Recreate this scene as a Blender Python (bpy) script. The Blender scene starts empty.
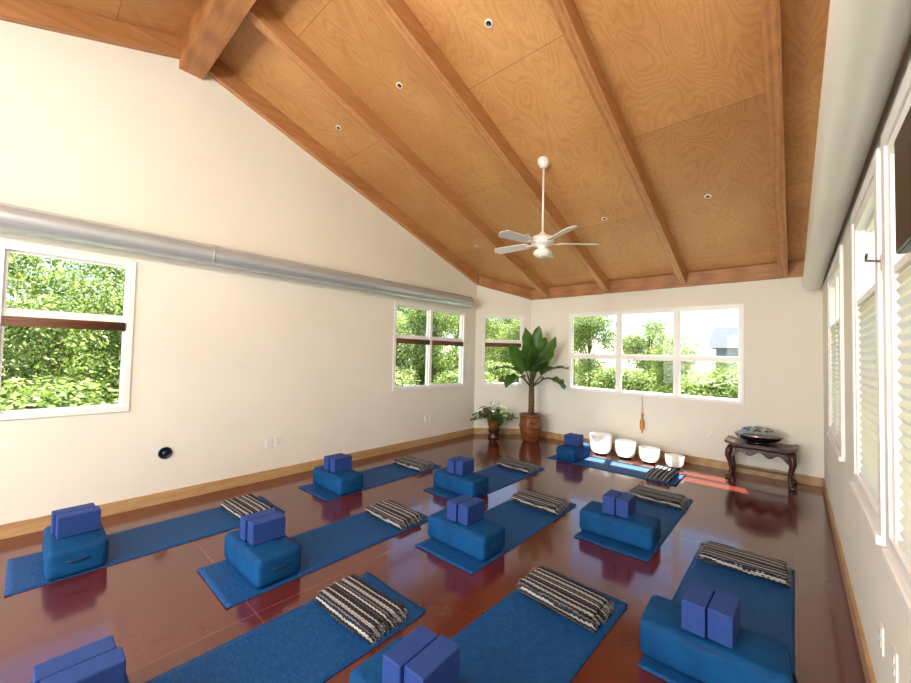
import bpy, bmesh, random
import numpy as np
from math import *
from mathutils import Vector, Matrix
random.seed(4); rng=np.random.default_rng(4)
scn=bpy.context.scene
scn.view_settings.view_transform='Standard'
# ---------------------------------------------------------------- constants (metres)
XL,XR,YB,YF=-4.868,0.279,6.89,-4.76
YC=6.083; XC=XL+(YB-YC)
ZT,ZB=2.434,0.97
S=0.332; YR=1.065; ZE=2.76; RD=0.20
def zbot(y): return ZE+S*(YB-YR)-S*abs(y-YR)      # underside of rafters
def zply(y): return zbot(y)+RD
# ---------------------------------------------------------------- materials
def srgb(r,g,b):
    f=lambda c:((c/255)/12.92 if c/255<=.04045 else ((c/255+.055)/1.055)**2.4)
    return (f(r),f(g),f(b),1)
class Mat:
    def __init__(s,name,col=(.5,.5,.5,1),rough=.5,metal=0,spec=.5):
        s.m=bpy.data.materials.new(name); s.m.use_nodes=True
        s.t=s.m.node_tree; s.n=s.t.nodes; s.l=s.t.links
        s.b=s.n['Principled BSDF']; s.out=s.n['Material Output']
        s.b.inputs['Base Color'].default_value=col; s.b.inputs['Roughness'].default_value=rough
        s.b.inputs['Metallic'].default_value=metal; s.b.inputs['Specular IOR Level'].default_value=spec
    def node(s,t,**k):
        n=s.n.new(t)
        for a,v in k.items():
            if a in n.inputs: n.inputs[a].default_value=v
            else: setattr(n,a,v)
        return n
    def coords(s,scale=(1,1,1),kind='Object'):
        tc=s.node('ShaderNodeTexCoord'); mp=s.node('ShaderNodeMapping'); mp.inputs['Scale'].default_value=scale
        s.l.new(tc.outputs[kind],mp.inputs[0]); return mp.outputs[0]
    def noise(s,vec,scale=5,detail=4,rough=.5,dist=0):
        n=s.node('ShaderNodeTexNoise'); n.inputs['Scale'].default_value=scale;n.inputs['Detail'].default_value=detail
        n.inputs['Roughness'].default_value=rough; n.inputs['Distortion'].default_value=dist
        s.l.new(vec,n.inputs['Vector']); return n.outputs['Fac']
    def ramp(s,fac,stops,interp='LINEAR'):
        r=s.node('ShaderNodeValToRGB'); r.color_ramp.interpolation=interp
        e=r.color_ramp.elements
        while len(e)<len(stops): e.new(.5)
        for i,(p,c) in enumerate(stops): e[i].position=p; e[i].color=c
        s.l.new(fac,r.inputs[0]); return r.outputs[0]
    def mix(s,fac,a,b,mode='MIX'):
        m=s.node('ShaderNodeMix'); m.data_type='RGBA'; m.blend_type=mode
        for sock,v in ((m.inputs[0],fac),(m.inputs[6],a),(m.inputs[7],b)):
            if isinstance(v,bpy.types.NodeSocket): s.l.new(v,sock)
            else: sock.default_value=v
        return m.outputs[2]
    def math(s,op,a,b=0):
        m=s.node('ShaderNodeMath'); m.operation=op
        for sock,v in ((m.inputs[0],a),(m.inputs[1],b)):
            if isinstance(v,bpy.types.NodeSocket): s.l.new(v,sock)
            else: sock.default_value=v
        return m.outputs[0]
    def bump(s,h,strength=.2,dist=.01):
        b=s.node('ShaderNodeBump'); b.inputs['Strength'].default_value=strength; b.inputs['Distance'].default_value=dist
        s.l.new(h,b.inputs['Height']); s.l.new(b.outputs[0],s.b.inputs['Normal'])
    def base(s,c): s.l.new(c,s.b.inputs['Base Color'])
def simple(name,col,rough=.5,metal=0,var=.08,scale=8,spec=.5):
    m=Mat(name,col,rough,metal,spec); v=m.coords()
    n=m.noise(v,scale,3)
    d=tuple(c*(1-var) for c in col[:3])+(1,); l=tuple(min(1,c*(1+var)) for c in col[:3])+(1,)
    m.base(m.ramp(n,[(.3,d),(.7,l)])); return m.m
# wall paint
m=Mat('wall_paint',rough=.75); v=m.coords()
m.base(m.ramp(m.noise(v,1.2,3),[(.3,srgb(230,227,215)),(.7,srgb(235,232,221))])); m.bump(m.noise(v,90,3),.06,.004); WALL=m.m
# floor : polished burgundy concrete
m=Mat('burgundy_polished_concrete',rough=.16,spec=.6); v=m.coords()
c=m.mix(m.noise(v,9,6,.6),m.ramp(m.noise(v,.9,5,.6,.6),[(.25,srgb(70,24,18)),(.5,srgb(88,33,25)),(.75,srgb(104,43,32))]),srgb(92,36,28))
sx=m.node('ShaderNodeSeparateXYZ'); m.l.new(v,sx.inputs[0])
def seam(o,period,off):
    a=m.math('ADD',o,off); a=m.math('MODULO',a,period); a=m.math('SUBTRACT',a,period/2); a=m.math('ABSOLUTE',a)
    return m.math('LESS_THAN',a,.003)
s1=seam(sx.outputs[1],2.98,2.98*10+1.49-.99); s2=seam(sx.outputs[0],2.45,2.45*10+1.225)
sm=m.math('MAXIMUM',s1,s2)
m.base(m.mix(sm,c,srgb(118,74,62)))
r=m.ramp(m.noise(v,2.2,6,.65),[(.3,(.10,.10,.10,1)),(.7,(.22,.22,.22,1))]); m.l.new(r,m.b.inputs['Roughness'])
m.b.inputs['Coat Weight'].default_value=.35; m.b.inputs['Coat Roughness'].default_value=.07
m.bump(m.noise(v,3,3),.06,.01); FLOOR=m.m
# timber
def wood(name,dark,mid,light,rough=.5,sc=(1,1,1)):
    m=Mat(name,rough=rough); v=m.coords(sc)
    w=m.node('ShaderNodeTexWave'); w.wave_type='BANDS'; w.bands_direction='X'
    w.inputs['Scale'].default_value=6; w.inputs['Distortion'].default_value=5
    w.inputs['Detail'].default_value=3; w.inputs['Detail Scale'].default_value=.6; w.inputs['Detail Roughness'].default_value=.45
    m.l.new(v,w.inputs['Vector'])
    n=m.noise(m.coords(tuple(q*8 for q in sc)),3,5,.6)
    col=m.mix(.6,m.ramp(w.outputs['Fac'],[(.0,light),(.55,mid),(1,dark)]),m.ramp(n,[(.3,dark),(.5,mid),(.7,light)]))
    m.base(col); return m.m
# rotary-cut fir plywood deck
m=Mat('fir_plywood',rough=.5)
D,Mi,Li=srgb(168,112,60),srgb(204,148,90),srgb(218,168,110)
tc=m.coords(); sp=m.node('ShaderNodeSeparateXYZ'); m.l.new(tc,sp.inputs[0])
cb=m.node('ShaderNodeCombineXYZ')
m.l.new(m.math('ADD',sp.outputs[1],20.3),cb.inputs[0]); m.l.new(m.math('ADD',sp.outputs[0],4.9+1.197*8),cb.inputs[1])
br=m.node('ShaderNodeTexBrick'); br.offset=.5
for k,vv in (('Scale',1),('Mortar Size',.0025),('Mortar Smooth',0),('Brick Width',2.44),('Row Height',1.197),('Bias',0)): br.inputs[k].default_value=vv
br.inputs['Color1'].default_value=(1,1,1,1); br.inputs['Color2'].default_value=(.80,.77,.72,1); br.inputs['Mortar'].default_value=(.35,.28,.2,1)
m.l.new(cb.outputs[0],br.inputs['Vector'])
rowi=m.math('FLOOR',m.math('DIVIDE',m.math('ADD',sp.outputs[0],4.9+1.197*8),1.197))
off=m.node('ShaderNodeCombineXYZ'); m.l.new(m.math('MULTIPLY',rowi,3.7),off.inputs[2])
va=m.node('ShaderNodeVectorMath'); va.operation='ADD'; m.l.new(m.coords((1.15,.30,1)),va.inputs[0]); m.l.new(off.outputs[0],va.inputs[1])
n1=m.noise(va.outputs[0],2.2,2.2,.42,.3)
ring=m.math('FRACT',m.math('MULTIPLY',n1,25))
ring=m.math('ABSOLUTE',m.math('SUBTRACT',ring,.5))
rc=m.ramp(ring,[(.0,D),(.2,Mi),(.5,Li)])
fn=m.ramp(m.noise(m.coords((34,1.6,34)),4,4),[(.3,D),(.6,Li)])
bl=m.ramp(m.noise(m.coords((1,.6,1)),1.1,4,.6),[(.3,srgb(182,124,70)),(.7,srgb(226,176,116))])
col=m.mix(.32,bl,rc); col=m.mix(.2,col,fn)
m.base(m.mix(1.0,col,br.outputs['Color'],'MULTIPLY')); PLY=m.m
BEAM=wood('fir_beam',srgb(154,102,60),srgb(182,128,80),srgb(198,144,94),.5,(1,.12,1))
BEAMX=wood('fir_beam_cross',srgb(138,88,50),srgb(166,112,66),srgb(182,128,80),.5,(.12,1,1))
BASEB=wood('oak_baseboard',srgb(160,124,82),srgb(184,148,102),srgb(198,166,122),.45,(.3,.3,3))
CARVED=wood('dark_carved_wood',srgb(30,14,10),srgb(58,28,20),srgb(78,40,26),.3,(3,3,3))
WHITE=simple('white_vinyl',srgb(240,240,238),.35,var=.02)
PLATE=simple('white_plastic',srgb(232,230,224),.4,var=.02)
m=Mat('window_glass'); t=m.node('ShaderNodeBsdfTransparent'); g=m.node('ShaderNodeBsdfGlossy'); g.inputs['Roughness'].default_value=.02
mx=m.node('ShaderNodeMixShader'); mx.inputs[0].default_value=.008
m.l.new(t.outputs[0],mx.inputs[1]); m.l.new(g.outputs[0],mx.inputs[2]); m.l.new(mx.outputs[0],m.out.inputs[0]); GLASS=m.m
m=Mat('cellular_shade_fabric',srgb(236,232,222),.8); tr=m.node('ShaderNodeBsdfTranslucent'); tr.inputs[0].default_value=srgb(240,236,224)
mx=m.node('ShaderNodeMixShader'); mx.inputs[0].default_value=.35
m.base(m.ramp(m.noise(m.coords(),20,2),[(.3,srgb(230,226,216)),(.7,srgb(238,234,226))]))
m.l.new(m.b.outputs[0],mx.inputs[1]); m.l.new(tr.outputs[0],mx.inputs[2]); m.l.new(mx.outputs[0],m.out.inputs[0]); SHADE=m.m
BAMBOO=wood('bamboo_shade',srgb(70,42,26),srgb(104,66,42),srgb(130,88,58),.6,(2,2,20))
DUCT=simple('satin_duct_metal',srgb(186,194,200),.22,.35,var=.04,scale=2)
DUCTW=simple('white_painted_duct',srgb(234,233,228),.3,0,var=.02,scale=2)
# yoga mat
m=Mat('blue_yoga_mat',rough=.6,spec=.25)
c=m.ramp(m.noise(m.coords((3,26,1)),6,5,.65),[(.3,srgb(4,52,100)),(.52,srgb(8,72,132)),(.75,srgb(30,102,168))])
m.base(c); m.bump(m.noise(m.coords((2,60,1)),8,3),.25,.003); MATM=m.m
m=Mat('blue_bolster_cloth',rough=.75,spec=.2); v=m.coords()
m.base(m.ramp(m.noise(v,5,5),[(.3,srgb(0,58,106)),(.7,srgb(4,78,132))])); m.bump(m.noise(v,10,4,.6,.5),.5,.02); BOLS=m.m
PIPE=simple('bolster_piping',srgb(0,40,78),.7)
BLOCK=simple('blue_foam_block',srgb(38,66,132),.65,var=.06,scale=30,spec=.25)
# blanket
m=Mat('striped_woven_blanket',rough=.95,spec=.1); v=m.coords()
sp=m.node('ShaderNodeSeparateXYZ'); m.l.new(v,sp.inputs[0])
wob=m.math('MULTIPLY',m.noise(v,7,2),.010)
zig=m.math('MULTIPLY',m.math('PINGPONG',sp.outputs[0],.016),.32)
yy=m.math('ADD',m.math('ADD',m.math('ADD',sp.outputs[1],m.math('MULTIPLY',sp.outputs[2],.6)),wob),zig)
fr=m.math('FRACT',m.math('MULTIPLY',m.math('ADD',yy,5),6.4))
K=srgb(16,17,23);W=srgb(204,204,202);G=srgb(80,84,92);T=srgb(128,128,130);N=srgb(26,34,58)
col=m.ramp(fr,[(0,K),(.12,G),(.16,K),(.26,W),(.33,N),(.42,T),(.46,K),(.58,W),(.61,K),(.64,W),(.69,G),(.74,K),(.87,T),(.90,W),(.94,N)],'CONSTANT')
wv=m.noise(m.coords((60,200,60)),3,2); col=m.mix(.2,col,m.ramp(wv,[(.35,K),(.65,T)]))
m.base(col); m.bump(wv,.3,.002); BLANK=m.m
FRINGE=simple('blanket_fringe',srgb(130,130,128),.9)
# crystal bowl
m=Mat('frosted_crystal',srgb(244,244,240),.35); tr=m.node('ShaderNodeBsdfTranslucent'); tr.inputs[0].default_value=(.95,.95,.92,1)
mx=m.node('ShaderNodeMixShader'); mx.inputs[0].default_value=.45
m.base(m.ramp(m.noise(m.coords(),12,2),[(.3,srgb(240,240,236)),(.7,srgb(248,248,245))]))
m.l.new(m.b.outputs[0],mx.inputs[1]); m.l.new(tr.outputs[0],mx.inputs[2]); m.l.new(mx.outputs[0],m.out.inputs[0]); CRYS=m.m
m=Mat('brown_glazed_ceramic',rough=.2); m.base(m.ramp(m.noise(m.coords((1,1,3)),6,5,.6,.8),[(.3,srgb(84,44,22)),(.6,srgb(136,82,44)),(.8,srgb(160,108,66))])); POT=m.m
SOIL=simple('potting_soil',srgb(40,28,20),.95,var=.3,scale=40)
m=Mat('plant_leaf',rough=.35); m.base(m.ramp(m.noise(m.coords((1,1,1)),7,3),[(.3,srgb(34,66,28)),(.7,srgb(74,112,48))]))
tr=m.node('ShaderNodeBsdfTranslucent'); tr.inputs[0].default_value=srgb(120,166,64); mx=m.node('ShaderNodeMixShader'); mx.inputs[0].default_value=.35
m.l.new(m.b.outputs[0],mx.inputs[1]); m.l.new(tr.outputs[0],mx.inputs[2]); m.l.new(mx.outputs[0],m.out.inputs[0]); LEAF=m.m
STEM=simple('plant_stalk',srgb(96,92,48),.6,var=.3,scale=14)
TRUNK=simple('palm_trunk',srgb(104,76,44),.8,var=.35,scale=20)
BLACK=simple('black_lacquer',srgb(18,18,20),.15,var=.2)
STEEL=simple('brushed_steel',srgb(150,150,155),.22,.9,var=.1)
DBLUE=simple('dark_blue_plug',srgb(22,34,58),.4)
AMBER=simple('amber_oil',srgb(196,130,40),.25,var=.15)
SCREEN=simple('black_screen',srgb(14,14,16),.35)
FANW=simple('fan_white',srgb(236,234,228),.35,var=.02)
m=Mat('fan_glass',srgb(245,240,225),.3); m.base(m.ramp(m.noise(m.coords(),9),[(.3,srgb(240,234,218)),(.7,srgb(248,244,232))])); FGL=m.m
# outdoor
m=Mat('tree_foliage',rough=.6); geo=m.node('ShaderNodeNewGeometry')
lc=m.ramp(geo.outputs['Random Per Island'],[(0,srgb(84,112,44)),(.35,srgb(130,158,68)),(.7,srgb(178,194,104)),(1,srgb(216,218,156))])
lc=m.mix(1.0,lc,m.ramp(m.noise(m.coords((1,1,1)),1.1,3,.6),[(.35,(.5,.58,.5,1)),(.6,(1,1,1,1)),(.8,(1.0,1.0,.85,1))]),'MULTIPLY')
m.base(lc); tr=m.node('ShaderNodeBsdfTranslucent'); m.l.new(lc,tr.inputs[0]); mx=m.node('ShaderNodeMixShader'); mx.inputs[0].default_value=.5
m.l.new(m.b.outputs[0],mx.inputs[1]); m.l.new(tr.outputs[0],mx.inputs[2]); m.l.new(mx.outputs[0],m.out.inputs[0]); FOL=m.m
BARK=simple('tree_bark',srgb(110,92,76),.9,var=.3,scale=10)
m=Mat('grass_ground',rough=.95); m.base(m.ramp(m.noise(m.coords(),1.5,8,.7),[(.3,srgb(88,104,54)),(.7,srgb(138,142,92))])); GRASS=m.m
ROOFM=simple('house_roof',srgb(74,82,94),.9); SIDING=simple('house_siding',srgb(120,134,150),.8)
# ---------------------------------------------------------------- mesh builder
class B:
    def __init__(s): s.v=[];s.f=[];s.mi=[];s.sm=[];s.mats=[]
    def m(s,mat):
        if mat not in s.mats: s.mats.append(mat)
        return s.mats.index(mat)
    def add(s,verts,faces,mat,smooth=False,M=None):
        o=len(s.v); k=s.m(mat)
        for p in verts: s.v.append(tuple(M@Vector(p)) if M is not None else tuple(p))
        for f in faces: s.f.append([i+o for i in f]); s.mi.append(k); s.sm.append(smooth)
    def box(s,a,b,mat,M=None,bev=0):
        if bev:
            bm=bmesh.new(); bmesh.ops.create_cube(bm,size=1)
            for q in bm.verts: q.co=Vector([(a[i]+b[i])/2+q.co[i]*abs(b[i]-a[i]) for i in range(3)])
            bmesh.ops.bevel(bm,geom=bm.edges[:],offset=bev,segments=2,affect='EDGES',profile=.5)
            bm.verts.index_update(); s.add([q.co[:] for q in bm.verts],[[q.index for q in f.verts] for f in bm.faces],mat,False,M); bm.free(); return
        x0,y0,z0=[min(a[i],b[i]) for i in range(3)]; x1,y1,z1=[max(a[i],b[i]) for i in range(3)]
        s.add([(x0,y0,z0),(x1,y0,z0),(x1,y1,z0),(x0,y1,z0),(x0,y0,z1),(x1,y0,z1),(x1,y1,z1),(x0,y1,z1)],
              [(0,3,2,1),(4,5,6,7),(0,1,5,4),(1,2,6,5),(2,3,7,6),(3,0,4,7)],mat,False,M)
    def lathe(s,prof,mat,c=(0,0,0),n=32,M=None):
        vs=[];fs=[]
        for (r,z) in prof:
            for i in range(n):
                a=2*pi*i/n; vs.append((c[0]+r*cos(a),c[1]+r*sin(a),c[2]+z))
        for j in range(len(prof)-1):
            for i in range(n):
                k=(i+1)%n; fs.append((j*n+i,j*n+k,(j+1)*n+k,(j+1)*n+i))
        s.add(vs,fs,mat,True,M)
    def tube(s,pts,rad,mat,n=8,closed=False,M=None):
        pts=[Vector(p) for p in pts]; N=len(pts); rads=rad if isinstance(rad,(list,tuple)) else [rad]*N
        vs=[];fs=[]; prev=None
        for i,p in enumerate(pts):
            if closed: t=(pts[(i+1)%N]-pts[i-1])
            else: t=pts[min(i+1,N-1)]-pts[max(i-1,0)]
            t.normalize()
            if prev is None:
                u=t.cross(Vector((0,0,1)));
                if u.length<.1: u=t.cross(Vector((1,0,0)))
            else: u=prev-t*prev.dot(t)
            u.normalize(); prev=u; w=t.cross(u)
            for k in range(n):
                a=2*pi*k/n; vs.append(tuple(p+(u*cos(a)+w*sin(a))*rads[i]))
        R=N if closed else N-1
        for i in range(R):
            for k in range(n):
                k2=(k+1)%n; i2=(i+1)%N; fs.append((i*n+k,i*n+k2,i2*n+k2,i2*n+k))
        if not closed:
            fs.append(tuple(range(n))[::-1]); fs.append(tuple((N-1)*n+k for k in range(n)))
        s.add(vs,fs,mat,True,M)
    def rbox(s,c,size,r,mat,n=12,puff=0,M=None,disp=None,pw=.75):
        bm=bmesh.new(); bmesh.ops.create_cube(bm,size=2); bmesh.ops.subdivide_edges(bm,edges=bm.edges[:],cuts=n,use_grid_fill=True)
        h=[q/2 for q in size]; 
        for q in bm.verts:
            p=[copysign(abs(q.co[i])**pw,q.co[i]) for i in range(3)]
            P=Vector([p[i]*h[i] for i in range(3)]); I=Vector([max(-(h[i]-r),min(h[i]-r,P[i])) for i in range(3)])
            d=P-I
            if d.length>1e-9: P=I+d.normalized()*r
            if puff:
                P.x*=1+puff*(1-p[1]**2)*(1-p[2]**2); P.y*=1+puff*1.6*(1-p[0]**2*.6)*(1-p[2]**2)
            if disp: P+=disp(P,p)
            q.co=P+Vector(c)
        bm.verts.index_update(); s.add([q.co[:] for q in bm.verts],[[q.index for q in f.verts] for f in bm.faces],mat,True,M); bm.free()
    def mesh(s,name):
        me=bpy.data.meshes.new(name); me.from_pydata(s.v,[],s.f)
        for mt in s.mats: me.materials.append(mt)
        me.polygons.foreach_set('material_index',s.mi); me.polygons.foreach_set('use_smooth',s.sm)
        me.validate(); me.update(); return me
    def obj(s,name,loc=(0,0,0),rz=0):
        o=bpy.data.objects.new(name,s.mesh(name)); scn.collection.objects.link(o); o.location=loc; o.rotation_euler=(0,0,rz); return o
def inst(name,me,loc,rz=0,sc=None):
    o=bpy.data.objects.new(name,me); scn.collection.objects.link(o); o.location=loc; o.rotation_euler=(0,0,rz)
    if sc: o.scale=sc
    return o
# ---------------------------------------------------------------- shell
def wall(name,p0,p1,nout,th,openings,topf,breaks=()):
    b=B(); p0=Vector((p0[0],p0[1]));p1=Vector((p1[0],p1[1])); L=(p1-p0).length; d=(p1-p0)/L; no=Vector(nout)
    cuts=sorted(set([0,L]+[q for o in openings for q in o[:2]]+list(breaks)))
    def prism(s0,s1,za,zb,ta,tb):
        q=[]
        for off in (0,th):
            for (s,z) in ((s0,za),(s1,zb),(s1,tb),(s0,ta)):
                p=p0+d*s+no*off; q.append((p.x,p.y,z))
        b.add(q,[(0,1,2,3),(7,6,5,4),(0,4,5,1),(1,5,6,2),(2,6,7,3),(3,7,4,0)],WALL)
    for s0,s1 in zip(cuts,cuts[1:]):
        f=lambda s:topf((p0+d*s).y)
        z=0
        for o in sorted([o for o in openings if o[0]<=s0+1e-6 and o[1]>=s1-1e-6],key=lambda o:o[2]):
            prism(s0,s1,z,z,o[2],o[2]); z=o[3]
        prism(s0,s1,z,z,f(s0),f(s1))
    return b.obj(name)
tp=lambda y: zply(y)+.02
LW=[(-.20,.69),(3.95,5.75),(-3.3,-1.5)]
wall('wall_left',(XL,YF),(XL,YC),(-1,0),.15,[(a-YF,c-YF,ZB,ZT) for a,c in LW],tp,[YR-YF])
CW=(.14,1.0)
wall('wall_chamfer',(XL,YC),(XC,YB),(-.7071,.7071),.15,[(CW[0],CW[1],ZB,ZT)],tp)
BWx=[-3.23,-2.31,-1.41,-.545]
wall('wall_back',(XC,YB),(XR,YB),(0,1),.15,[(BWx[0]-XC,BWx[3]-XC,ZB,ZT)],tp)
RWs=[(4.15,5.45),(2.4,3.25),(.95,2.15),(-.9,.3),(-3.2,-1.6)]
wall('wall_right',(XR,YF),(XR,YB),(1,0),.15,[(a-YF,c-YF,.90,ZT) for a,c in RWs],tp,[YR-YF])
FWx=[(-4.4,-2.5),(-2.1,-.2)]
wall('wall_front',(XL,YF),(XR,YF),(0,-1),.15,[(a-XL,c-XL,.5,2.7) for a,c in FWx],tp)
b=B(); b.box((XL-.15,YF-.15,-.12),(XR+.15,YB+.15,0),FLOOR); b.obj('floor')
b=B()
def deck(y0,y1):
    x0,x1=XL-.5,XR+.5
    q=[]
    for dz in (0,.1):
        for x,y in ((x0,y0),(x1,y0),(x1,y1),(x0,y1)): q.append((x,y,zply(y)+dz))
    b.add(q,[(0,1,2,3),(7,6,5,4),(0,4,5,1),(1,5,6,2),(2,6,7,3),(3,7,4,0)],PLY)
deck(YR,YB+.40); deck(YF-.40,YR); b.obj('ceiling')
def rafter(x0,x1,y0,y1,name='ceiling_beam'):
    b=B(); q=[]
    for x in (x0,x1):
        q+=[(x,y0,zbot(y0)),(x,y1,zbot(y1)),(x,y1,zply(y1)),(x,y0,zply(y0))]
    b.add(q,[(0,1,2,3),(7,6,5,4),(0,4,5,1),(1,5,6,2),(2,6,7,3),(3,7,4,0)],BEAM); b.obj(name)
for xc in (-3.70,-2.505,-1.31,-.11):
    rafter(xc-.048,xc+.048,YR+.11,YB-.052); rafter(xc-.048,xc+.048,YF+.001,YR-.11)
rafter(XL,XL+.075,YR+.11,YC-.06); rafter(XL,XL+.075,YF,YR-.11)
b=B(); b.box((XL,YR-.11,4.56),(XR,YR+.11,zply(YR)),BEAMX); b.obj('ridge_beam')
b=B(); b.box((XC-.0,YB-.05,ZE-.01),(XR,YB,zply(YB)),BEAMX); b.obj('trim_back_beam')
b=B(); q=[]
for off in (0,.05):
    for (x,y,dz) in ((XL,YC,0),(XC,YB,0),(XC,YB,RD),(XL,YC,RD)):
        q.append((x+off*.7071,y-off*.7071,zbot(y)+dz))
b.add(q,[(0,1,2,3),(7,6,5,4),(0,4,5,1),(1,5,6,2),(2,6,7,3),(3,7,4,0)],BEAMX); b.obj('trim_chamfer_beam')
bh,bt=.115,.018
def bb(name,a,c,n):
    b=B(); a=Vector(a);c=Vector(c);n=Vector(n)*bt; q=[]
    for z in (0,bh):
        for p in (a,c,c+n,a+n): q.append((p.x,p.y,z))
    b.add(q,[(0,3,2,1),(4,5,6,7),(0,1,5,4),(1,2,6,5),(2,3,7,6),(3,0,4,7)],BASEB); b.obj(name)
bb('baseboard_left',(XL,YF),(XL,YC),(1,0)); bb('baseboard_chamfer',(XL,YC),(XC,YB),(.7071,-.7071))
bb('baseboard_back',(XC,YB),(XR,YB),(0,-1)); bb('baseboard_right',(XR,YF),(XR,YB),(-1,0)); bb('baseboard_front',(XL,YF),(XR,YF),(0,1))
# ---------------------------------------------------------------- windows
wn=[0]
def window(o,sd,nd,s0,s1,z0,z1,cols,zm,shade=None,fw=.05):
    wn[0]+=1; sd=Vector((*sd,0));nd=Vector((*nd,0)); O=Vector((*o,0))
    M=Matrix(((sd.x,nd.x,0,O.x),(sd.y,nd.y,0,O.y),(0,0,1,0),(0,0,0,1)))
    b=B(); n0,n1=-.10,.012
    e=.002
    b.box((s0+e,n0,z1-fw),(s1-e,n1,z1-e),WHITE,M); b.box((s0+e,n0,z0+e),(s1-e,n1+.008,z0+fw),WHITE,M)
    b.box((s0+e,n0,z0+fw),(s0+fw,n1,z1-fw),WHITE,M); b.box((s1-fw,n0,z0+fw),(s1-e,n1,z1-fw),WHITE,M)
    edges=[s0+fw]+list(cols)+[s1-fw]
    for c in cols: b.box((c-.028,n0,z0+fw),(c+.028,n1-.01,z1-fw),WHITE,M)
    for a,c in zip(edges,edges[1:]):
        aa=a+(.028 if a in cols else 0); cc=c-(.028 if c in cols else 0)
        b.box((aa,-.07,zm-.025),(cc,-.01,zm+.025),WHITE,M)
        for (za,zb_) in ((z0+fw,zm-.025),(zm+.025,z1-fw)):
            w=.022
            b.box((aa,-.065,za),(aa+w,-.03,zb_),WHITE,M); b.box((cc-w,-.065,za),(cc,-.03,zb_),WHITE,M)
            b.box((aa+w,-.065,za),(cc-w,-.03,za+w),WHITE,M); b.box((aa+w,-.065,zb_-w),(cc-w,-.03,zb_),WHITE,M)
            b.box((aa+w,-.05,za+w),(cc-w,-.046,zb_-w),GLASS,M)
        if shade=='bamboo':
            for k in range(5):
                b.tube([(aa+.01,.0+.006*(k%2),zm-.03-.016*k),(cc-.01,.0+.006*(k%2),zm-.03-.016*k)],.010,BAMBOO,8,M=M)
        if shade=='cell':
            zt_=1.93; b.box((aa,-.03,zt_),(cc,.008,zt_+.03),WHITE,M); b.box((aa,-.03,z0+fw),(cc,.008,z0+fw+.02),WHITE,M)
            n=int((zt_-z0-fw-.02)/.02)//2*2; zs=[z0+fw+.02+(zt_-z0-fw-.02)*i/n for i in range(n+1)]
            vs=[];fs=[]
            for i,z in enumerate(zs):
                y=.004 if i%2 else -.008
                vs+=[(aa,y,z),(cc,y,z)]
            for i in range(n): fs.append((2*i,2*i+1,2*i+3,2*i+2))
            b.add(vs,fs,SHADE,False,M)
    return b.obj('window_%d'%wn[0])
window((XL,0),(0,1),(1,0),LW[0][0],LW[0][1],ZB,ZT,[],1.85,'bamboo')
window((XL,0),(0,1),(1,0),3.95,5.75,ZB,ZT,[4.81],1.86,'bamboo')
window((XL,0),(0,1),(1,0),-3.3,-1.5,ZB,ZT,[-2.4],1.86,'bamboo')
window((XL,YC),(.7071,.7071),(.7071,-.7071),CW[0],CW[1],ZB,ZT,[],1.87,'bamboo')
window((0,YB),(1,0),(0,-1),BWx[0],BWx[3],ZB,ZT,BWx[1:3],1.62)
for a,c in RWs: window((XR,0),(0,1),(-1,0),a,c,.90,ZT,[(a+c)/2] if c-a>1.25 else [],1.95,'cell',.06)
for a,c in FWx: window((0,YF),(1,0),(0,1),a,c,.5,2.7,[(a+c)/2],1.6)
for a,c in RWs:
    b=B(); b.box((XR-.035,a-.06,.86),(XR,c+.06,.90),WHITE,bev=.006); b.box((XR-.02,a-.07,ZT),(XR,c+.07,ZT+.07),WHITE,bev=.005)
    b.box((XR-.02,a-.07,.90),(XR,a,ZT),WHITE); b.box((XR-.02,c,.90),(XR,c+.07,ZT),WHITE); b.obj('trim_window_casing')
# ---------------------------------------------------------------- ducts
def duct(name,x,z,r,y0,y1,mat,rings):
    b=B(); M=Matrix.Translation((x,y0,z))@Matrix.Rotation(-pi/2,4,'X'); L=y1-y0
    b.lathe([(r,0),(r,L)],mat,n=48,M=M)
    for e in (0,L): b.lathe([(r,e),(.001,e)],mat,n=48,M=M)
    if rings:
        k=1.5
        while k<L-.3:
            b.lathe([(r+.0005,k-.012),(r+.0025,k-.010),(r+.0025,k+.010),(r+.0005,k+.012)],mat,n=48,M=M); k+=3.0
    b.obj(name)
duct('air_duct',XL+.128,2.615,.11,-3.2,5.72,DUCT,True); duct('air_duct',XR-.104,2.625,.095,-3.2,6.7,DUCTW,False)
# ---------------------------------------------------------------- yoga props
def mk_mat():
    b=B(); L,W,T=1.78,.61,.006; nx,ny=16,44; vs=[];fs=[]
    for top in (1,0):
        for j in range(ny+1):
            for i in range(nx+1):
                u=i/nx;v=j/ny; x=(u-.5)*W; y=(v-.5)*L
                z=T if top else 0
                e=max(0,(v-.965)/.035)**2*.010+max(0,(.02-v)/.02)**2*.004
                vs.append((x,y,z+e*(1+.3*sin(9*u))))
    N=(nx+1)*(ny+1); id=lambda k,i,j:k*N+j*(nx+1)+i
    for j in range(ny):
        for i in range(nx):
            fs.append((id(0,i,j),id(0,i+1,j),id(0,i+1,j+1),id(0,i,j+1))); fs.append((id(1,i,j),id(1,i,j+1),id(1,i+1,j+1),id(1,i+1,j)))
    for j in range(ny):
        fs.append((id(0,0,j),id(0,0,j+1),id(1,0,j+1),id(1,0,j))); fs.append((id(0,nx,j),id(1,nx,j),id(1,nx,j+1),id(0,nx,j+1)))
    for i in range(nx):
        fs.append((id(0,i,0),id(1,i,0),id(1,i+1,0),id(0,i+1,0))); fs.append((id(0,i,ny),id(0,i+1,ny),id(1,i+1,ny),id(1,i,ny)))
    b.add(vs,fs,MATM,True); return b.mesh('yoga_mat')
MM=mk_mat()
BH=.195
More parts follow.
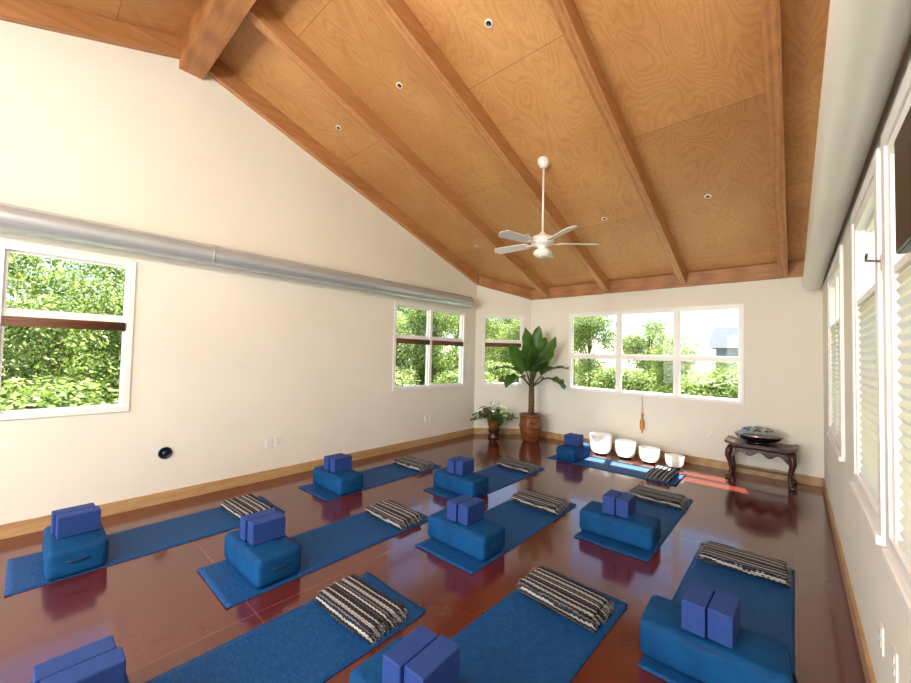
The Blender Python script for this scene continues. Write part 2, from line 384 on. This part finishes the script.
def mk_bol():
    b=B()
    def dsp(P,p):
        return Vector((0,0,(.008 if p[2]>0 else 0)*(1-p[0]**2)*(1-p[1]**2)+ (0.003*sin(P.x*23+P.y*9) if p[2]>.2 else 0)))
    b.rbox((0,0,BH/2),(.62,.31,BH),.032,BOLS,14,.03,disp=dsp)
    for z in (BH-.02,.02):
        pts=[]
        for k in range(64):
            a=2*pi*k/64; c,s_=cos(a),sin(a); pts.append((copysign(abs(c)**.22,c)*.305,copysign(abs(s_)**.22,s_)*.151,z))
        b.tube(pts,.005,PIPE,6,True)
    b.tube([(.308,-.07,BH*.55),(.326,-.04,BH*.56),(.330,0,BH*.56),(.326,.04,BH*.56),(.308,.07,BH*.55)],.007,PIPE,6)
    return b.mesh('bolster')
MB=mk_bol()
def mk_block():
    b=B(); b.box((-.053,-.115,0),(.053,.115,.150),BLOCK,bev=.006); return b.mesh('yoga_block')
MK=mk_block()
def mk_blanket(seed):
    r=random.Random(seed); b=B()
    for k in range(3):
        ph=r.random()*6; ox=r.uniform(-.012,.012); oy=r.uniform(-.01,.01); h=.026
        def dsp(P,p,ph=ph,k=k): return Vector((.005*sin(P.y*30+ph),.006*sin(P.x*14+ph)+.003*sin(P.x*37),(.004*sin(P.x*11+ph)*sin(P.y*17+ph) if k==2 and p[2]>0 else 0)))
        b.rbox((ox,oy,h*(k+.5)-.001*k),(.53-.012*k,.29-.01*k,h),.0125,BLANK,16,disp=dsp)
    for sx in (-1,1):
        for k in range(40):
            y=-.13+.26*r.random(); z=r.choice([.012,.04,.062]); L=r.uniform(.015,.035); x=sx*.262
            b.tube([(x-sx*.01,y,z),(x+sx*L*.6,y+r.uniform(-.008,.008),z-.002),(x+sx*L,y+r.uniform(-.015,.015),max(.004,z-r.uniform(.01,.035)))],.0016,FRINGE,4)
    return b.mesh('folded_blanket')
KK=[mk_blanket(i) for i in range(3)]
T=.0066
def station(xc,y0,yb,yk,xb=None,rm=0,rb=0,rk=0,xk=None,bl=0):
    xb=xc if xb is None else xb
    inst('yoga_mat',MM,(xc,y0+.89,.0003),rm)
    inst('bolster',MB,(xb,yb+.16,T),rb)
    ct=Vector((xb,yb+.16)); rr=rb+bl; c,s_=cos(rr),sin(rr)
    for sg in (-1,1):
        inst('yoga_block',MK,(ct.x+c*sg*.0555-s_*sg*.008,ct.y+s_*sg*.0555+c*sg*.008,T+BH+.0112),rr)
    inst('folded_blanket',random.choice(KK),(xc if xk is None else xk,yk+.15,T),rk)
station(-4.04,-.03,.14,1.36,rk=.06,bl=.04)
station(-2.92,.88,1.06,2.28,xb=-2.96,rb=.02,bl=-.05)
station(-2.01,-.08,.03,1.28,xb=-2.09,rk=.05)
station(-1.14,.87,.99,2.25,xb=-1.17,rm=-.03,rk=-.05,bl=.05)
station(-.31,2.17,2.26,3.62,xb=-.33,rb=.05,rk=.02,bl=-.1)
station(-4.04,2.18,2.34,3.55,rk=.04)
station(-2.95,3.15,3.30,4.55,bl=.05)
station(-2.06,2.21,2.37,3.58,xb=-2.09)
station(-1.17,3.30,3.45,4.66,xb=-1.19,rb=.03)
inst('yoga_mat',MM,(-2.02,5.82,.0003),-pi/2)
inst('bolster',MB,(-2.63,5.84,T),pi/2)
for sg in (-1,1): inst('yoga_block',MK,(-2.63,5.84+sg*.0555,T+BH+.0112),pi/2)
inst('folded_blanket',KK[1],(-1.36,5.82,T),pi/2)
# ---------------------------------------------------------------- singing bowls
def bowl(x,y,r,h):
    b=B(); t=.008
    P=[(.001,0),(r*.5,0),(r*.72,h*.05),(r*.92,h*.25),(r*.99,h*.55),(r,h),(r-t*.5,h+.003),(r-t,h),(r*.99-t,h*.55),(r*.92-t,h*.27),(r*.7,h*.09),(r*.4,t),(.001,t)]
    b.lathe(P,CRYS,n=40,c=(0,0,.02)); b.lathe([(r*.5,.0),(r*.56,.0),(r*.58,.012),(r*.56,.024),(r*.5,.024),(r*.48,.012),(r*.5,0)],BLACK,n=32)
    b.obj('crystal_singing_bowl',(x,y,0))
bowl(-2.42,6.42,.175,.30); bowl(-2.04,6.46,.155,.25); bowl(-1.68,6.44,.145,.20); bowl(-1.33,6.42,.125,.16)
# ---------------------------------------------------------------- plants
def leaf(b,base,dirv,L,Wd,droop,mat,fold=.25,n=10,up=Vector((0,0,1)),shape=None,side=None,lim=None):
    d=Vector(dirv).normalized()
    if side is None:
        side=d.cross(up)
        if side.length<.05: side=Vector((1,0,0))
    side=side-d*side.dot(d); side.normalize(); p=Vector(base); vs=[];fs=[]; step=L/n; cur=d.copy()
    for i in range(n+1):
        t=i/n; w=Wd*.5*shape(t)
        if i in(0,n): w=max(.004,w*.1)
        nrm=side.cross(cur)
        wv=.015*sin(t*22)*Wd/.25
        vs+=[p-side*w+nrm*(w*fold+wv),p-side*w*.5+nrm*(w*fold*.35),p.copy(),p+side*w*.5+nrm*(w*fold*.35),p+side*w+nrm*(w*fold-wv)]
        cur=(cur+Vector((0,0,-droop/n))).normalized(); p=p+cur*step
    if lim: vs=[lim(q) for q in vs]
    for i in range(n):
        for k in range(4): fs.append((i*5+k,i*5+k+1,(i+1)*5+k+1,(i+1)*5+k))
    b.add([tuple(q) for q in vs],fs,mat,True)
PX,PY=-3.74,6.40
b=B()
b.lathe([(.001,0),(.14,0),(.15,.02),(.19,.14),(.215,.28),(.20,.42),(.205,.46),(.22,.48),(.22,.5),(.20,.5),(.185,.46),(.18,.44)],POT,n=40)
b.lathe([(.212,.26),(.222,.27),(.222,.29),(.212,.30)],TRUNK,n=40)
b.lathe([(.19,.45),(.001,.46)],SOIL,n=24)
b.tube([(0,0,.42),(.01,0,.7),(.0,.01,.95),(.01,.0,1.12)],[.06,.055,.05,.04],TRUNK,12)
for z in np.arange(.5,1.08,.07): b.tube([(.060*cos(a)*(1-.25*(z-.5)),.060*sin(a)*(1-.25*(z-.5)),z) for a in np.linspace(0,2*pi,14)[:-1]],.006,STEM,5,True)
Rv=Vector((.747,.665,0)); Fv=Vector((-.665,.747,0))
def plim(q):
    q=q.copy()
    if q.y+PY>YB-.07: q.y=YB-.07-PY
    dd=((q.x+PX)-(q.y+PY))-(XL-YC)-.12
    if dd<0: q.x-=dd*.5; q.y+=dd*.5
    return q
sh=lambda t:(sin(pi*(t**.72)))**.62 if 0<t<1 else 0
specs=[(-.70,-.25,.6,.62,1.1),(-.55,-.5,.35,.55,1.5),(-.24,-.25,1.6,.82,.15),(.14,-.2,1.7,.84,.2),(.40,-.4,1.25,.76,.45),(.68,-.7,.8,.60,.9),(.6,-.72,.35,.52,1.2),(-.48,-.3,1.05,.66,.6),(.1,-.6,.8,.58,1.1),(.3,-.05,1.3,.66,.4),(-.1,-.5,1.1,.62,.9)]
for i,(r_,f_,u_,L,dr) in enumerate(specs):
    d=(Rv*r_+Fv*f_+Vector((0,0,u_))).normalized(); p0=Vector((0,0,1.0)); pl=.28
    p1=p0+d*pl*.6+Vector((0,0,.04)); p2=p0+d*pl+Vector((0,0,.06))
    b.tube([p0,p1,p2],[.020,.015,.010],STEM,8)
    sd=(Rv+Fv*(.5*(-1)**i)) if abs(r_)<.5 else None
    leaf(b,p2,d,L,.33,dr,LEAF,.28,14,shape=sh,side=sd,lim=plim)
b.obj('potted_bird_of_paradise',(PX,PY,0))
b=B()
b.lathe([(.001,.0),(.11,.0),(.12,.02),(.10,.05),(.09,.10),(.12,.15),(.125,.17),(.001,.17)],CARVED,n=24)
b.lathe([(.001,.17),(.09,.17),(.12,.24),(.135,.34),(.145,.36),(.13,.36),(.11,.30),(.001,.30)],POT,n=32)
r=random.Random(9)
hs=lambda t:(0 if t<=0 else (1-t)**.6*min(1,t*5)**.6*1.15)
for k in range(90):
    a=r.random()*2*pi; el=r.uniform(-.2,1.3); R_=r.uniform(.12,.40); rr=R_*cos(el)
    tip=Vector((rr*cos(a),rr*sin(a),.38+R_*sin(el)*.65))
    ds=(tip.x*-.7071+tip.y*.7071)
    if ds>.10: tip-=Vector((-.7071,.7071,0))*(ds-.10)
    if tip.x<-.26: tip.x=-.26
    b.tube([(0,0,.32),tuple(tip*.55+Vector((0,0,.2))),tuple(tip)],.004,STEM,5)
    leaf(b,tip,(cos(a)*.7+.2,sin(a)*.7-.2,r.uniform(-.3,.4)),r.uniform(.09,.14),r.uniform(.09,.13),.8,LEAF,.2,6,shape=hs)
b.obj('potted_pothos',(-4.36,6.08,0))
# ---------------------------------------------------------------- carved altar table
b=B(); w,d_,h=.74,.42,.50
vs=[];fs=[]; nx=20
for i in range(nx+1):
    u=i/nx*2-1; z=h+.024*(max(0,abs(u)-.8)/.2)**1.2
    for (y,dz) in ((-d_/2,0),(d_/2,0),(d_/2,-.03),(-d_/2,-.03)): vs.append((u*w/2,y,z+dz))
for i in range(nx):
    for k in range(4): fs.append((i*4+k,i*4+(k+1)%4,(i+1)*4+(k+1)%4,(i+1)*4+k))
fs+=[(0,1,2,3),(nx*4+3,nx*4+2,nx*4+1,nx*4)]
b.add(vs,fs,CARVED)
b.box((-w/2+.05,-d_/2+.03,h-.075),(w/2-.05,d_/2-.03,h-.03),CARVED,bev=.008)
def apron(p0,p1):
    p0=Vector(p0);p1=Vector(p1); n=36; vs=[];fs=[]; t=(p1-p0).normalized(); nn=Vector((-t.y,t.x,0))*.01
    for i in range(n+1):
        u=i/n; q=p0.lerp(p1,u); dz=.085+.03*cos(u*2*pi*3)+.05*abs(2*u-1)**3
        for s_ in (-1,1): vs+=[tuple(q+nn*s_+Vector((0,0,h-.05))),tuple(q+nn*s_+Vector((0,0,h-.04-dz)))]
    for i in range(n):
        a=i*4;c=a+4; fs+=[(a,a+1,c+1,c),(a+2,c+2,c+3,a+3),(a+1,a+3,c+3,c+1)]
    b.add(vs,fs,CARVED)
X0,Y0=w/2-.07,d_/2-.04
apron((-X0,-Y0,0),(X0,-Y0,0)); apron((-X0,Y0,0),(X0,Y0,0)); apron((-X0,-Y0,0),(-X0,Y0,0)); apron((X0,-Y0,0),(X0,Y0,0))
for sx in (-1,1):
    for sy in (-1,1):
        k=[(0,h-.05,.034),(.028,h-.12,.038),(.034,h-.18,.034),(.012,h-.28,.024),(-.004,.12,.02),(.006,.06,.022),(.03,.0305,.03)]
        b.tube([(sx*(X0+a),sy*(Y0+a*.6),z) for a,z,_ in k],[q[2] for q in k],CARVED,12)
        b.rbox((sx*(X0+.03),sy*(Y0+.018),.022),(.075,.06,.044),.02,CARVED,4)
b.box((-X0,-.012,.13),(X0,.012,.155),CARVED,bev=.005)
for sx in (-1,1): b.box((sx*X0-.012,-Y0,.13),(sx*X0+.012,Y0,.155),CARVED,bev=.005)
b.obj('carved_altar_table',(-.35,6.58,0),.0)
b=B(); R=.25
b.lathe([(.10,.0),(.13,.0),(.135,.02),(.11,.03),(.10,.0)],BLACK,n=32)
prof=[(.001,.012)]+[(R*sin(a),.105-.093*cos(a)) for a in np.linspace(.1,pi/2,10)]+[(R+.012,.105),(R+.012,.113),(R,.113)]
b.lathe(prof,BLACK,n=48)
b.lathe([(R*cos(a),.113+.085*sin(a)) for a in np.linspace(0,1.25,10)]+[(.06,.196),(.05,.212),(.02,.222),(.001,.223)],STEEL,n=48)
for k in range(8):
    a=k*pi/4; b.lathe([(.045,.0),(.035,.006),(.001,.003)],BLACK,n=16,M=Matrix.Translation((.165*cos(a),.165*sin(a),.172))@Matrix.Rotation(.55,4,Vector((-sin(a),cos(a),0))))
b.obj('handpan_drum',(-.37,6.58,.5015))
# ---------------------------------------------------------------- fan
b=B()
ztop=zply(4.0); zc=2.95
b.lathe([(.001,.03),(.075,.03),(.07,-.03),(.045,-.07),(.018,-.085)],FANW,c=(0,0,ztop),n=28)
b.tube([(0,0,ztop-.07),(0,0,zc+.07)],.012,FANW,12)
b.lathe([(.02,.12),(.035,.10),(.05,.075),(.11,.06),(.13,.03),(.13,-.02),(.11,-.045),(.06,-.055),(.05,-.08),(.065,-.09),(.001,-.09)],FANW,c=(0,0,zc),n=36)
b.lathe([(.066,-.09),(.10,-.11),(.105,-.14),(.08,-.175),(.04,-.19),(.001,-.193)],FGL,c=(0,0,zc),n=32)
for k in range(5):
    a=radians(40)+k*2*pi/5; M=Matrix.Translation((0,0,zc-.03))@Matrix.Rotation(a,4,'Z')@Matrix.Rotation(radians(13),4,'X')
    b.box((.10,-.018,-.004),(.22,.018,.004),FANW,M)
    n=10; vs=[];fs=[]
    for i in range(n+1):
        t=i/n; x=.18+.48*t; ww=(.060+.018*t)*(1 if t<.9 else sqrt(max(.05,1-((t-.9)/.1)**2)))*(1 if t>.06 else .7)
        for z in (.004,.012): vs+=[(x,-ww,z),(x,ww,z)]
    for i in range(n):
        p=i*4;q=p+4; fs+=[(p,q,q+1,p+1),(p+2,p+3,q+3,q+2),(p,p+2,q+2,q),(p+1,q+1,q+3,p+3)]
    fs+=[(0,1,3,2),(n*4,n*4+2,n*4+3,n*4+1)]
    b.add(vs,fs,FANW,False,M)
b.tube([(.05,-.05,zc-.09),(.05,-.05,zc-.34)],.002,STEEL,5)
b.obj('ceiling_fan',(-2.22,4.0,0))
b=B(); b.lathe([(.036,0),(.038,-.005),(.024,-.008),(.022,-.003)],PLATE,n=24); b.lathe([(.022,-.003),(.001,-.002)],BLACK,n=24); b.lathe([(.008,-.003),(.007,-.014),(.012,-.016),(.001,-.018)],STEEL,n=12)
SP=b.mesh('ceiling_sprinkler')
sl=atan(S)
for (x,y) in [(x,2.5) for x in (-.75,-1.93,-3.10,-4.28)]+[(x,5.22) for x in (-.75,-1.95,-3.16,-4.2)]:
    o=inst('ceiling_sprinkler',SP,(x,y,zply(y))); o.rotation_euler=(-sl,0,0)
# ---------------------------------------------------------------- wall plates
def plate(name,pos,nd,w=.075,h=.118):
    nd=Vector((*nd,0)); sd=Vector((-nd.y,nd.x,0)); M=Matrix(((sd.x,nd.x,0,pos[0]),(sd.y,nd.y,0,pos[1]),(0,0,1,pos[2]),(0,0,0,1)))
    b=B(); b.box((-w/2,0,-h/2),(w/2,.007,h/2),PLATE,M,bev=.002)
    for z in (-.022,.022):
        b.box((-.016,.007,z-.013),(.016,.0095,z+.013),PLATE,M); b.box((-.008,.0095,z-.006),(-.005,.0098,z+.006),BLACK,M); b.box((.005,.0095,z-.006),(.008,.0098,z+.006),BLACK,M)
    b.obj(name)
for y in (2.04,2.15): plate('wall_outlet',(XL,y,.45),(1,0))
for y in (4.73,4.86): plate('wall_outlet',(XL,y,.46),(1,0))
for x in (-3.05,-1.22,-.95): plate('wall_outlet',(x,YB,.47),(0,-1))
for y,z in ((2.5,.42),(2.2,.48)): plate('wall_outlet',(XR,y,z),(-1,0))
b=B(); M=Matrix.Translation((XL,.995,.51))@Matrix.Rotation(pi/2,4,'Y')
b.lathe([(.001,.0),(.06,0),(.06,.012),(.052,.016),(.048,.006),(.001,.006)],DBLUE,n=32,M=M); b.lathe([(.026,.006),(.026,.02),(.001,.02)],DBLUE,n=20,M=M); b.obj('round_wall_port')
b=B(); b.tube([(0,0,.97),(0,0,.68)],.003,CARVED,6)
b.lathe([(.001,.40),(.012,.405),(.03,.43),(.036,.50),(.03,.57),(.014,.60),(.012,.65),(.018,.66),(.018,.68),(.001,.685)],AMBER,n=20)
b.lathe([(.001,.36),(.006,.37),(.009,.39),(.004,.405)],CARVED,n=10)
b.obj('hanging_wall_ornament',(-1.9,YB-.045,0))
b=B(); b.box((XR-.05,1.40,1.93),(XR-.022,1.73,2.28),SCREEN,bev=.006); b.box((XR-.024,1.55,2.05),(XR-.012,1.65,2.2),SCREEN); b.obj('wall_monitor')
b=B(); b.box((XR-.02,2.22,1.98),(XR,2.28,2.04),WHITE,bev=.004); b.tube([(XR-.02,2.25,2.01),(XR-.06,2.26,2.02),(XR-.065,2.18,2.03)],.005,STEEL,8); b.obj('window_crank_handle')
# ---------------------------------------------------------------- outdoors
b=B(); b.box((-60,-40,-.5),(50,70,-.35),GRASS); b.obj('ground')
def mk_tree(seed,H,R,nleaf,low=.2):
    r=np.random.default_rng(seed); b=B()
    b.tube([(0,0,-.0),(.05,.02,H*.3),(-.05,.05,H*.6),(0,0,H*.85)],[.12,.09,.06,.03],BARK,10)
    blobs=[]
    for k in range(18):
        a=r.random()*2*pi; z=low+(H-low)*r.random(); rad=R*(1-.5*abs(z/H-.4))*r.uniform(.2,.75)
        blobs.append((rad*cos(a),rad*sin(a),z,R*r.uniform(.3,.5)))
        b.tube([(0,0,z*.6),(rad*cos(a)*.6,rad*sin(a)*.6,z*.9),(rad*cos(a),rad*sin(a),z)],[.03,.02,.008],BARK,6)
    vs=[];fs=[]
    for i in range(nleaf):
        c=blobs[r.integers(len(blobs))]; d=r.normal(size=3); d/=np.linalg.norm(d); q=np.array(c[:3])+d*c[3]*r.uniform(.5,1.12)*np.array([1,1,.8])
        if q[2]<.03: q[2]=.03
        n=d+r.normal(size=3)*.7+np.array([0,0,.6]); n/=np.linalg.norm(n); u=np.cross(n,r.normal(size=3)); u/=np.linalg.norm(u); w=np.cross(n,u); s=r.uniform(.03,.07)
        o=len(vs); vs+=[tuple(q-u*s),tuple(q-w*s*.55),tuple(q+u*s),tuple(q+w*s*.55)]; fs.append((o,o+1,o+2,o+3))
    b.add(vs,fs,FOL); return b.mesh('tree')
TR=[mk_tree(1,4.6,1.9,17000),mk_tree(2,5.4,2.1,18000),mk_tree(3,3.6,1.8,15000,.0)]
BU=mk_tree(7,1.7,1.3,11000,.1)
k=0
def tree(x,y,s=1.0,which=None):
    global k; k+=1
    inst('tree',TR[k%3] if which is None else TR[which],(x,y,-.35),k*1.7,(s,s,s))
for y in np.arange(-3,20,3.0): tree(-12.0+random.uniform(-.5,.5),y+random.uniform(-.5,.5),.92)
for y in np.arange(-5,24,3.4): tree(-16.5+random.uniform(-.6,.6),y,1.25)
for x in np.arange(-10,-2.6,3.2): tree(x,17+random.uniform(-.8,.8),.78)
for x in np.arange(-15,-4,4.5): tree(x,23,1.05)
for x in np.arange(-2.2,9,2.8): tree(x,19.5+random.uniform(-.8,.8),.52,2)
for x in np.arange(-12,10,2.6): inst('garden_shrub',BU,(x,12.5+random.uniform(-.7,.7),-.35),x,(1,1,.85))
for y in np.arange(-3,10,3.0): inst('garden_shrub',BU,(-7.9+random.uniform(-.3,.3),y,-.35),y,(1,1,.75))
for y in np.arange(-3,10,3.6): tree(6.0,y,.95)
b=B(); b.box((0,0,-.05),(8,5,2.6),SIDING)
b.add([(-.4,-.4,2.6),(8.4,-.4,2.6),(8.4,5.4,2.6),(-.4,5.4,2.6),(-.4,2.5,4.0),(8.4,2.5,4.0)],[(0,1,5,4),(2,3,4,5),(0,4,3),(1,2,5)],ROOFM)
for i in range(3):
    b.box((1.0+i*2.4,-.05,.8),(2.1+i*2.4,0,2.0),WHITE); b.box((1.07+i*2.4,-.06,.87),(2.03+i*2.4,-.05,1.93),DBLUE)
b.obj('neighbour_house',(-3.4,26.5,-.3))
# ---------------------------------------------------------------- lights
w=bpy.data.worlds.new('sky'); scn.world=w; w.use_nodes=True; nt=w.node_tree; bg=nt.nodes['Background']
sk=nt.nodes.new('ShaderNodeTexSky'); sk.sky_type='NISHITA'; sk.sun_disc=False; sk.sun_elevation=radians(62); sk.sun_rotation=radians(190); sk.air_density=1; sk.dust_density=.4
nt.links.new(sk.outputs[0],bg.inputs[0]); bg.inputs[1].default_value=.45
sun=bpy.data.lights.new('sun','SUN'); sun.energy=26; sun.angle=radians(.6); sun.color=(1,.95,.86)
so=bpy.data.objects.new('sun',sun); scn.collection.objects.link(so)
sd=Vector((-.18,1,1.95)).normalized(); so.rotation_euler=sd.to_track_quat('Z','Y').to_euler()
def area(name,loc,target,sx,sy,e,col=(1,1,1)):
    l=bpy.data.lights.new(name,'AREA'); l.shape='RECTANGLE'; l.size=sx;l.size_y=sy;l.energy=e;l.color=col
    o=bpy.data.objects.new(name,l); scn.collection.objects.link(o); o.location=loc; o.rotation_euler=(Vector(loc)-Vector(target)).to_track_quat('Z','Y').to_euler(); return o
# added area lights outside the unseen front windows, filling the room like daylight
for i,(a,c) in enumerate(FWx): area('fill_front_window',((a+c)/2,YF-.35,1.6),((a+c)/2+.6,YF+6,1.7),1.9,2.2,245,(.98,.98,.97))
# added point lights on invented hanging fixtures behind the camera, brightening the room
for (x,y) in ((-1.7,-.9),(-1.7,-3.0)):
    b=B(); zt=zply(y)
    b.lathe([(.001,.02),(.06,.02),(.055,-.02),(.012,-.03)],FANW,c=(0,0,zt),n=24); b.tube([(0,0,zt-.02),(0,0,3.55)],.008,BLACK,8)
    b.lathe([(.012,3.57),(.05,3.55),(.055,3.50),(.04,3.485),(.001,3.485)],STEEL,n=24)
    b.obj('added_fill_fixture',(x,y,0))
    l=bpy.data.lights.new('added_fill_point','POINT'); l.energy=180; l.shadow_soft_size=.12; l.color=(1,.96,.89)
    o=bpy.data.objects.new('added_fill_point',l); scn.collection.objects.link(o); o.location=(x,y,3.34)
# ---------------------------------------------------------------- camera
f,th,pt,rl=381.24,.7272,.0331,.0234
F=Vector((-sin(th)*cos(pt),cos(th)*cos(pt),sin(pt))); R=Vector((cos(th),sin(th),0)); U=R.cross(F)
R2=R*cos(rl)+U*sin(rl); U2=U*cos(rl)-R*sin(rl)
cd=bpy.data.cameras.new('camera'); cd.sensor_fit='HORIZONTAL'; cd.sensor_width=36; cd.lens=f*36/911; cd.clip_start=.02
co=bpy.data.objects.new('camera',cd); scn.collection.objects.link(co)
M=Matrix((( R2.x,U2.x,-F.x,0),(R2.y,U2.y,-F.y,0),(R2.z,U2.z,-F.z,1.6),(0,0,0,1))); co.matrix_world=M
scn.camera=co
